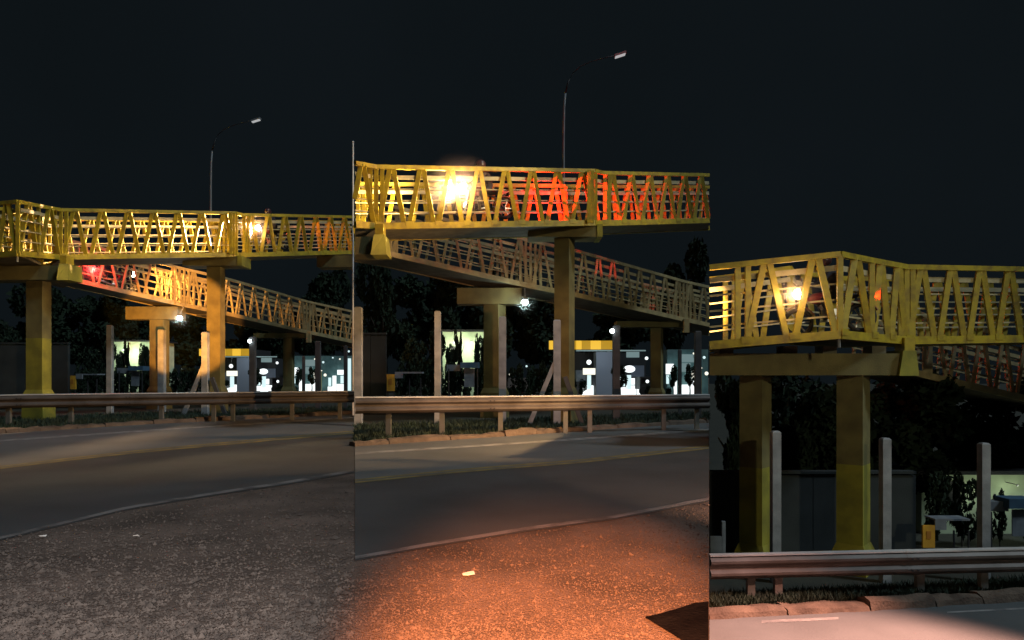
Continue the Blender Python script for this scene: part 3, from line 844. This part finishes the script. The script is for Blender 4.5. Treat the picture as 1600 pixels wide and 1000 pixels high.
# lower ramp, left frame, riding to the right
yw, pt = deck_dir(1, LO, 120, 200)
l_, r_ = place_bike(1, 147, 421, 28.9 + 0.42, yw, pt, "motorcycle with glowing red brake light on the lower ramp", "rider in dark clothes on the lower ramp motorcycle", anchor=-0.86, anchorz=0.74)
hp, tp = bike_lights(l_, r_, 2300, 700, (1.0, 0.42, 0.09), half=66)
point("brake_light_bloom", toward(tp, 0.70), 190, (1.0, 0.045, 0.04), 0.05)  # extra lamp moved toward the viewer to feed the red bloom
bloom_puff(toward(tp, 0.72), 0.75, 0.7, 2.0, (1, .6, .6), "added red bloom haze behind the lower ramp motorcycle")
# middle frame, riding to the left
yw, pt = deck_dir(2, UP, 240, 190)
l_, r_ = place_bike(2, 202.4, 353.6, 25.0 + 0.45, yw, pt, "motorcycle with glaring headlight on the upper ramp, middle third of the picture", "rider in dark clothes and helmet on the motorcycle, middle third")
hp, tp = bike_lights(l_, r_, 4500, 3800, (1.0, 0.70, 0.32), glowp=150, thalf=56)
bloom_puff(toward(hp, 0.75), 1.15, 1.1, 2.4, (1, .80, .72), "orange lit exhaust and bloom haze round the motorcycle, middle third of the picture")
point("tail_light_spill", tp + Vector((0.25, 0.2, 0.1)), 70, (1.0, 0.03, 0.02), 0.05)
# right frame, riding to the left round the corner
yw, pt = deck_dir(3, UP, 20, -60)
l_, r_ = place_bike(3, -17, 355.5, 21.9 + 1.35, yw, pt, "motorcycle with bright headlight at the ramp corner, right third of the picture", "rider in dark clothes and helmet at the ramp corner, right third")
hp, tp = bike_lights(l_, r_, 6000, 70, (1.0, 0.56, 0.22), (1.0, 0.02, 0.015), half=42, glowp=32, fr=-1.22)
bloom_puff(toward(hp, 1.25), 0.62, 0.62, 3.2, (1, .8, .66), "added bloom haze round the motorcycle, right third of the picture")

# ------------------------------------------------------------------ trees
def crown_mesh(seed, n, lobes, leaf=0.22):
    rs = np.random.RandomState(seed); V = []; Fc = []
    L = []
    for i in range(lobes):
        a = rs.uniform(0, 6.28); q = rs.uniform(0, 0.75)
        L.append((q * math.cos(a), q * math.sin(a), rs.uniform(-0.55, 0.75), rs.uniform(0.25, 0.45)))
    for k in range(n):
        cx, cy, cz, r = L[rs.randint(lobes)]
        d = rs.normal(size=3); d /= np.linalg.norm(d); q = r * rs.uniform(0.4, 1.0) ** 0.5
        p = np.array([cx, cy, cz]) + d * q
        a = rs.normal(size=3); a /= np.linalg.norm(a); c = np.cross(a, rs.normal(size=3)); c /= np.linalg.norm(c)
        s = leaf * rs.uniform(0.6, 1.3)
        V += [p - a * s * .5, p + c * s * .28, p + a * s * .5, p - c * s * .28]
        Fc.append((4 * k, 4 * k + 1, 4 * k + 2, 4 * k + 3))
    me = bpy.data.meshes.new("crown"); me.from_pydata([tuple(v) for v in V], [], Fc); me.materials.append(LEAF); me.update()
    return me
CR = [crown_mesh(s, 5200, 11, 0.16) for s in (3, 5, 8)]
BU = [crown_mesh(s, 1500, 9, 0.20) for s in (13, 15)]
TR = []
for s in range(2):
    m = M(); rr = random.Random(s)
    m.tube([(0, 0, 0), (0.03, 0.02, 0.5), (0.0, 0.05, 1.0)], [0.06, 0.045, 0.03], 8)
    for i in range(5):
        a = rr.uniform(0, 6.28)
        m.tube([(0, 0.03, rr.uniform(.6, .95)), (0.2 * math.cos(a), 0.2 * math.sin(a), 1.2), (0.4 * math.cos(a), 0.4 * math.sin(a), 1.5)], [0.025, 0.018, 0.006], 6)
    me = bpy.data.meshes.new("trunk"); me.from_pydata([tuple(v) for v in m.v], [], m.f); me.materials.append(BARK); TR.append(me)
def tree(x, y, z0, trunk_h, rx, rz, label, k=0, cat="tree"):
    root = thing("tree" if cat == "tree" else "bush", (x, y, z0), label, cat, "trees behind the footbridge" if cat == "tree" else "bushes behind the guard rail")
    t = bpy.data.objects.new("trunk", TR[k % 2]); col.objects.link(t); t.parent = root
    t.scale = (trunk_h * 0.9, trunk_h * 0.9, trunk_h)
    c = bpy.data.objects.new("crown", (CR[k % 3] if cat == "tree" else BU[k % 2])); col.objects.link(c); c.parent = root
    c.location = (0, 0, trunk_h + rz * 0.55); c.scale = (rx, rx, rz); c.rotation_euler = (0, 0, k * 1.7)
tl = ["tree behind the wall, far left of the left third", "dark tree behind the yellow column, left third", "dark tree above the lit wall, left third", "tree behind the T column, left third",
      "tree behind the tall column, left third", "tree above the yellow canopy, left third", "tree over the shops, left third", "tallest tree at the right end, left third"]
for i, (u, vt, D, wpx) in enumerate([(-20, 455, 48, 120), (85, 450, 72, 120), (160, 462, 74, 110), (225, 468, 76, 100), (300, 480, 78, 110), (400, 500, 80, 110), (452, 470, 79, 100), (508, 425, 82, 90)]):
    t = W(1, u, vt, D); rx = wpx / 2 * D / F; h = t.z; rz = h * 0.42
    tree(t.x, t.y, 0, h - rz * 1.45, rx, rz, "dark leafy " + tl[i], i)
tl2 = ["tree at the left edge, middle third", "tree above the yellow board, middle third", "tree above the lit wall, middle third", "tree behind the tall column, middle third",
       "tree above the yellow canopy, middle third", "tallest tree at the right, middle third"]
for i, (u, vt, D, wpx) in enumerate([(105, 450, 72, 70), (165, 462, 74, 110), (235, 462, 76, 110), (300, 480, 78, 110), (405, 498, 80, 110), (470, 432, 82, 75)]):
    t = W(2, u, vt, D); rx = wpx / 2 * D / F; h = t.z; rz = h * 0.42
    tree(t.x, t.y, 0, h - rz * 1.45, rx, rz, "dark leafy " + tl2[i], i + 1)
tl3 = ["narrow tree at the left edge, right third", "tree behind the first column, right third", "tree between the two columns, right third", "tree right of the second column, right third", "tree above the lit leaves, right third"]
for i, (U, V, Y, wpx) in enumerate([(1160, 575, 18.6, 78), (1222, 590, 19, 150), (1310, 600, 19.5, 180), (1430, 590, 20, 210), (1560, 600, 20.5, 210)]):
    t = PX(U, V, Y); rx = wpx / 2 * Y / F; h = t.z + 2.75; rz = h * 0.42
    tree(t.x, t.y, -2.75, h - rz * 1.45, rx, rz, "dark leafy " + tl3[i], i + 2)

# ------------------------------------------------------------------ background of the left and middle stretches
def quadbox(b, u0, u1, v0, v1, D, depth, name, m, parent=None, origin=None):
    a = W(b, u0, v1, D); c = W(b, u1, v0, D)
    z0 = a.z if v1 < 611 else GZ[b]
    mid = ((a.x + c.x) / 2, a.y + depth / 2, (z0 + c.z) / 2)
    return M().box(mid, (c.x - a.x, depth, c.z - z0)).build(name, m, parent, origin)
def background(b):
    wh = WHERE[b]
    # boundary wall at the left
    u0 = -160 if b == 1 else 69
    a = W(b, u0, 537, 34); c = W(b, 108, 537, 34)
    root = thing("boundary_wall", ((a.x + c.x) / 2, a.y, 0), "dark boundary wall behind the first posts, " + wh, "wall")
    n = 4 if b == 1 else 2
    for i in range(n):
        x0 = a.x + (c.x - a.x) * i / n; x1 = a.x + (c.x - a.x) * (i + 1) / n
        M().box(((x0 + x1) / 2, a.y, a.z / 2 - 0.02), (x1 - x0 - 0.02, 0.18, a.z - 0.04 - 0.03 * (i % 2))).build("wall_panel", WALL, root)
    M().box(((a.x + c.x) / 2, a.y, a.z + 0.02), (c.x - a.x, 0.24, 0.07)).build("coping", WALL, root)
    # house with a lamp lit pale green wall
    D = 62; a = W(b, 178, 612, D); c = W(b, 238, 534, D)
    root = thing("house", ((a.x + c.x) / 2, a.y, 0), "low house with pale green lamp lit wall behind trees, " + wh, "house")
    M().box(((a.x + c.x) / 2, a.y + 2, c.z / 2), (c.x - a.x, 4, c.z)).build("wall", PALEG, root)
    M().box(((a.x + c.x) / 2, a.y + 2, c.z + 0.08), (c.x - a.x + 0.5, 4.5, 0.14)).build("roof", DARKM, root)
    for u in (188, 226):
        quadbox(b, u, u + 9, 552, 570, D - 0.05, 0.05, "window", DARKM, root)
    for u in (192, 214):
        p = W(b, u, 548, D - 1.3 * S[b]); point("house_wall_lamp", p, 150, (0.9, 1.0, 0.72), 0.1)
        q = W(b, u, 545, D - 1.3 * S[b])
        t_ = thing("wall_lamp", p, "small lamp on the pale green house wall, %s one, %s" % ("left" if u == 192 else "right", wh), "lamp", "house wall lamps")
        M().ball(p + Vector((0, 0.1, 0.1)), 0.08, 8, 6).build("shade", DARKM, t_)
        M().beam(p + Vector((0, 0.1, 0.12)), p + Vector((0, 1.3, 0.12)), 0.03, 0.03).build("arm", DARKM, t_)
    # bushes in front of the lit wall
    for i, (u, vt, wpx) in enumerate([(140, 545, 46), (168, 536, 30), (189, 552, 18), (200, 538, 10), (220, 540, 12), (243, 540, 26)]):
        t = W(b, u, vt, 57); rx = wpx / 2 * 57 / F; h = t.z
        tree(t.x, t.y, 0, h * 0.25, rx, h * 0.55, "dark bush before the lit wall, %s from the left, %s" % (["first", "second", "third", "fourth", "fifth", "sixth"][i], wh), i, "bush")
    for i, (u, vt, wpx) in enumerate([(197, 530, 9), (230, 536, 12)]):
        t = W(b, u, vt, 58.5); rx = wpx / 2 * 58.5 / F; h = t.z
        tree(t.x, t.y, 0, h * 0.50, rx * 1.25, h * 0.30, "slender dark tree against the lit wall, %s of two, %s" % (["left one", "right one"][i], wh), i)
    # clipped hedge along the foot of the house
    D = 56; a = W(b, 118, 576, D); c = W(b, 345, 576, D)
    root = thing("hedge", ((a.x + c.x) / 2, a.y, 0), "long dark hedge below the lit house wall, " + wh, "hedge")
    for i in range(14):
        o_ = bpy.data.objects.new("hedge_clump", BU[i % 2]); col.objects.link(o_); o_.parent = root
        x = a.x + (c.x - a.x) * (i + 0.5) / 14; hh = a.z * R.uniform(0.9, 1.08)
        o_.location = (x - (a.x + c.x) / 2, R.uniform(-.2, .2), hh * 0.48); o_.scale = (0.75, 0.6, hh * 0.62); o_.rotation_euler = (0, 0, i * 1.3)
    # stall with blue awning and grey cloth
    D = 52; root = thing("market_stall", W(b, 212, 615, D), "stall with blue awning and hanging grey cloth, " + wh, "stall")
    quadbox(b, 200, 223, 572, 579, D, 1.2, "awning", BLUEC, root)
    quadbox(b, 205, 218, 579.5, 603, D + 0.2, 0.06, "cloth", GREYC, root)
    quadbox(b, 183, 200, 575, 583, D + 0.4, 0.5, "side_awning", GREYC, root)
    for u in (185, 221): quadbox(b, u, u + 1.4, 580, 612, D + 0.1, 0.07, "leg", DARKM, root)
    # yellow board on a cart
    D = 46; root = thing("vendor_cart", W(b, 128, 617, D), "vendor cart with yellow board and grey shelf, " + wh, "cart")
    bd = quadbox(b, 107, 118, 587, 608, D, 0.10, "board", YSIGN, root)
    quadbox(b, 110.5, 114.5, 593, 600, D - 0.02, 0.02, "emblem", mat("faded_brown_print", (0.35, 0.15, 0.02), 0.7), bd)
    quadbox(b, 118.3, 128, 585, 592, D, 0.12, "panel", GREYC, root)
    quadbox(b, 118.3, 152, 584, 586, D + 0.14, 0.9, "shelf", GREYC, root)
    for u in (109, 116, 136, 150): quadbox(b, u, u + 1.3, 592 if u > 130 else 608, 616, D + 0.3, 0.06, "leg", DARKM, root)
    # yellow canopy of the filling station
    D = 64; a = W(b, 311, 556, D); c = W(b, 393, 545, D)
    root = thing("station_canopy", ((a.x + c.x) / 2, a.y, 0), "filling station canopy with glowing yellow fascia, " + wh, "canopy")
    M().box(((a.x + c.x) / 2, a.y + 2.6, (a.z + c.z) / 2), (c.x - a.x, 5, (c.z - a.z) * 0.9)).build("roof", DARKM, root)
    us = [311, 318, 345, 352, 363, 376, 393]
    for i in range(6):
        quadbox(b, us[i] + 0.1, us[i + 1] - 0.1, 545, 556, D, 0.08, "fascia_panel", [G_YELB, G_YEL, G_YELB, G_YEL, G_YELB, G_YEL][i], root)
    quadbox(b, 345, 432, 556.6, 558.2, D - 0.3, 0.15, "edge_light", G_PANE2, root)
    for u in (320, 384): quadbox(b, u, u + 3, 558.5, 612, D + 1.5, 0.25, "pillar", WHITEP, root)
    # booth
    D = 63; root = thing("booth", W(b, 380, 613, D), "blue grey booth under the yellow canopy, " + wh, "booth")
    quadbox(b, 370, 391, 559, 612, D, 1.6, "wall", SLATE, root)
    quadbox(b, 345, 357, 582, 596, D + 0.3, 1.0, "cabinet", GREYC, root)
    point("booth_lamp", W(b, 378, 562, D - 1.5 * S[b]), 30, (0.9, 1, 1), 0.1)
    # fuel pumps with lit headers
    for i, (u, g_, nm) in enumerate([(361.5, G_CREAM, "square cream lit header"), (411.5, G_WHITE, "round white lit header")]):
        D = 60; root = thing("fuel_pump", W(b, u, 614, D), "fuel pump with %s, %s" % (nm, wh), "fuel pump", "fuel pumps")
        quadbox(b, u - 2.2, u + 2.2, 588, 612, D, 0.3, "column", G_PANE, root)
        if i == 0: quadbox(b, u - 7.5, u + 7.5, 579.5, 587.5, D - 0.1, 0.3, "header", g_, root)
        else: M().ball(W(b, u, 580.5, D), 0.40, 14, 10, (1, 0.5, 0.62)).build("header", g_, root, smooth=True)
        quadbox(b, u - 5, u + 5, 606, 612, D - 0.1, 0.4, "base", G_WHITE, root)
    p = W(b, 361, 572, 60)
    root = thing("globe_lamp", p, "small bright globe lamp over the square pump header, " + wh, "lamp", "small lamps by the shops")
    M().ball(p, 0.17, 10, 8).build("globe", G_WHITE, root, smooth=True); M().tube([p + Vector((0, 0.1, 0)), p + Vector((0, 0.1, 0.75))], 0.02, 6).build("rod", DARKM, root)
    # shops with lit fronts
    D = 66; root = thing("shop", W(b, 392, 612, D), "shop with bright white lit front behind the pumps, " + wh, "shop")
    quadbox(b, 340, 432, 560, 612, D + 0.4, 3.0, "wall", DARKM, root)
    for (u0, u1, v0, v1, g_) in [(352, 370, 601, 612, G_WHITE), (371, 383, 600, 612, G_WHITE), (384, 392, 601, 612, G_WHITE), (371, 376, 588, 599, G_PANE), (377.5, 381, 591, 599, G_PANE), (384, 389, 593, 600, G_CREAM),
                                 (398.5, 406, 590, 602, G_PANE), (398.5, 407, 603, 612, G_WHITE), (408, 420, 601, 612, G_WHITE), (421, 428, 602, 612, G_WHITE), (414, 420, 592, 600, G_WHITE),
                                 (408, 424, 559, 566, G_PANE2), (414, 430, 576, 590, SLATE)]:
        quadbox(b, u0, u1, v0, v1, D - (0.2 if v1 < 604 else 0.6), 0.12, "pane", g_, root)
    uR = 551 if b == 1 else 510
    D = 66.2; root = thing("shop", W(b, 505, 612, D), "teal walled shop with white lit front at the right end, " + wh, "shop")
    quadbox(b, 459, uR, 556, 612, D + 0.4, 3.0, "wall", TEAL if b == 2 else TEAL, root)
    panes = [(457.5, 467, 574, 587, G_WHITE), (458, 461, 588, 599, G_PANE), (476, 494, 562, 572, G_PANE2), (476, 488, 573, 584, G_PANE2), (467, 471, 593, 612, G_WHITE), (476, 484, 600, 612, G_WHITE), (484.5, 493.5, 594, 612, G_WHITE), (490, 493.5, 582, 593, G_CREAM)]
    if b == 1: panes += [(512, 519, 604, 612, G_WHITE), (513, 517, 590, 603, G_PANE), (519.5, 525, 587, 612, G_WHITE), (526, 540, 600, 612, G_WHITE), (527, 540, 578, 585.5, G_WHITE), (532, 538, 587, 599, G_PANE), (543.5, 548, 560, 612, G_PANE)]
    for (u0, u1, v0, v1, g_) in panes:
        quadbox(b, u0, u1, v0, v1, D - (0.2 if v1 < 604 else 0.6), 0.12, "pane", g_, root)
    p = W(b, 500.5, 580, 58)
    root = thing("yellow_bollard", (p.x, p.y, 0), "tall yellow lit bollard before the right end shop, " + wh, "bollard")
    quadbox(b, 499, 502, 580, 612, 58, 0.15, "shaft", mat("bollard_yellow", (0.7, 0.6, 0.25), 0.6), root)
    quadbox(b, 498.5, 502.5, 578.5, 579.8, 58, 0.2, "lit_cap", G_CREAM, root)
    # small bulb on the dark post
    p = W(b, 390, 533, 29.0)
    root = thing("bulb_lamp", p, "small bare bulb at the top of the dark post before the shops, " + wh, "lamp", "small lamps by the shops")
    M().ball(p, 0.075, 10, 8).build("bulb", G_COOL, root, smooth=True); M().beam(p + Vector((0.05, 0.05, 0.02)), p + Vector((0.14, 0.1, 0.02)), 0.03, 0.03).build("bracket", DARKM, root)
    # dark parked van
    D = 58; root = thing("parked_van", W(b, 433, 614, D), "dark van parked beside the lit shops, " + wh, "van")
    quadbox(b, 425, 442, 590, 606, D, 2.0, "body", DARKM, root)
    quadbox(b, 427, 433, 592, 598, D - 0.03, 0.03, "window", VISOR, root)
    for u in (427.5, 436.5):
        p = W(b, u + 1.5, 608, D); M().tube([p + Vector((0, -0.05, 0)), p + Vector((0, 0.15, 0))], 0.28, 14).build("wheel", BLACK, root)
    for (u, v) in ((433, 567), (434, 596)):
        p = W(b, u, v, 56); 
        t_ = thing("globe_lamp", p, "tiny white lamp %s the dark van, %s" % ("above" if v < 580 else "at the side of", wh), "lamp", "small lamps by the shops")
        M().ball(p, 0.11, 8, 6).build("globe", G_WHITE, t_, smooth=True); M().tube([p, p + Vector((0, 0.2, -0.25))], 0.015, 6).build("rod", DARKM, t_)
    for k, (u, v, r_) in enumerate([(505, 566, .10), (508, 586, .13), (520, 559, .07), (531, 561, .07), (545, 549, .09), (262, 588, .10), (283, 577, .07), (492, 561, .07)]):
        if b == 2 and u > 509: continue
        p = W(b, u, v, 60)
        t_ = thing("globe_lamp", p, "tiny white light in the dark, %s, %s" % (["above the yellow bollard", "beside the yellow bollard", "top left over the end shop", "top right over the end shop", "beside the slim pole", "right of the T column", "between T column and tall column", "over the teal shop"][k], wh), "lamp", "small lamps by the shops")
        M().ball(p, r_, 8, 6).build("globe", G_CREAM if k % 2 else G_PANE, t_, smooth=True); M().tube([p, p + Vector((0, 0.15, -0.3))], 0.012, 6).build("rod", DARKM, t_)
    # low shrubs breaking up the shop fronts
    for i, (u, vt, wpx) in enumerate([(352, 592, 14), (436, 600, 16), (462, 603, 12), (400, 566, 26), (466, 562, 16), (487, 560, 18)]):
        t = W(b, u, vt, 55); rx = wpx / 2 * 55 / F; h = t.z
        tree(t.x, t.y, 0, h * 0.35, rx, h * 0.42 if i < 3 else 0.8, "dark shrub before the lit shops, %s of six, %s" % (["leftmost low one", "second low one", "third low one", "tall leftmost one", "tall middle one", "tall rightmost one"][i], wh), i, "bush")
for b in (1, 2): background(b)

# ------------------------------------------------------------------ background of the right stretch
wh = WHERE[3]
def pbox(U0, U1, V0, V1, Y, depth, name, m, parent=None, origin=None):
    a = PX(U0, V1, Y); c = PX(U1, V0, Y); z0 = max(a.z, -2.75)
    return M().box(((a.x + c.x) / 2, Y + depth / 2, (z0 + c.z) / 2), (c.x - a.x, depth, c.z - z0)).build(name, m, parent, origin)
a = PX(1110, 738, 16.6); c = PX(1432, 738, 16.6)
root = thing("boundary_wall", ((a.x + c.x) / 2, a.y, -2.75), "dark teal boundary wall behind the two columns, " + wh, "wall")
for i in range(4):
    U0 = 1110 + 80.5 * i
    pbox(U0, U0 + 79.5, 741 + (i % 2) * 2, 900, 16.6, 0.18, "wall_panel", WALL, root)
pbox(1110, 1432, 736.5, 740.5, 16.56, 0.26, "coping", WALL, root)
root = thing("gate", PX(1122, 860, 15.2), "small pale gate at the foot of the wall, left edge of the right third", "gate")
pbox(1110, 1128, 838, 866, 15.2, 0.04, "leaf", GREYC, root); pbox(1128.5, 1134, 815, 866, 15.2, 0.08, "post", GREYC, root)
p = PX(1163, 621, 17.4)
root = thing("far_lamp", p, "tiny distant lamp beside the first column, right third of the picture", "lamp")
M().ball(p, 0.035, 8, 6).build("bulb", G_CREAM, root); M().tube([p, (p.x, p.y, -2.75)], 0.012, 6).build("pole", DARKM, root)
a = PX(1440, 735, 19.0); c = PX(1760, 735, 19.0)
root = thing("house", ((a.x + c.x) / 2, 19.0, -2.75), "low house with pale green lamp lit wall, " + wh, "house")
pbox(1440, 1760, 742, 900, 19.0, 3.0, "wall", PALEG, root); pbox(1435, 1765, 736, 742, 18.8, 3.4, "roof", DARKM, root)
pbox(1475, 1500, 752, 790, 18.96, 0.03, "window", DARKM, root)
for i, (U, V, E_) in enumerate(((1532, 766, 4), (1592, 762, 4.5), (1660, 760, 3))):
    p = PX(U, V, 18.5); point("house_wall_lamp", p, E_, (0.9, 1.0, 0.72), 0.05)
    t_ = thing("wall_lamp", p, "small lamp on the pale green house wall, %s, right third" % ("by the last post", "at the right edge", "beyond the right edge")[i], "lamp", "house wall lamps")
    M().ball(p + Vector((0, 0.05, 0.06)), 0.03, 8, 6).build("shade", DARKM, t_); M().beam(p + Vector((0, .05, .07)), p + Vector((0, 0.49, .07)), .015, .015).build("arm", DARKM, t_)
for i, (U, V, wpx) in enumerate([(1460, 742, 60), (1503, 745, 50), (1535, 790, 26), (1562, 770, 26), (1610, 755, 40), (1660, 745, 60)]):
    t = PX(U, V, 17.6); rx = wpx / 2 * 17.6 / F; h = t.z + 2.75
    tree(t.x, t.y, -2.75, h * 0.25, rx, h * 0.55, "dark bush before the lit wall, %s from the left, %s" % (["first", "second", "third", "fourth", "fifth", "sixth"][i], wh), i, "bush")
root = thing("market_stall", PX(1598, 840, 16.4), "stall with blue awning and hanging grey cloth, " + wh, "stall")
pbox(1577, 1620, 780, 795, 16.2, 0.5, "awning", BLUEC, root); pbox(1582, 1610, 796, 838, 16.3, 0.03, "cloth", GREYC, root); pbox(1545, 1576, 784, 799, 16.4, 0.3, "side_awning", GREYC, root)
for U in (1548, 1616): pbox(U, U + 2.4, 800, 870, 16.3, 0.03, "leg", DARKM, root)
root = thing("vendor_cart", PX(1480, 860, 15.4), "vendor cart with yellow board and grey shelf, " + wh, "cart")
bd = pbox(1442, 1461, 821, 856, 15.3, 0.05, "board", YSIGN, root)
pbox(1448, 1455, 830, 842, 15.29, 0.01, "emblem", mat("faded_brown_print", (0.35, 0.15, 0.02), 0.7), bd)
pbox(1461.5, 1479, 814, 828, 15.3, 0.05, "panel", GREYC, root); pbox(1461.5, 1516, 811, 813.8, 15.3, 0.4, "shelf", GREYC, root)
for U in (1444, 1458, 1490, 1513): pbox(U, U + 2, 829 if U > 1470 else 857, 880, 15.4, 0.03, "leg", DARKM, root)
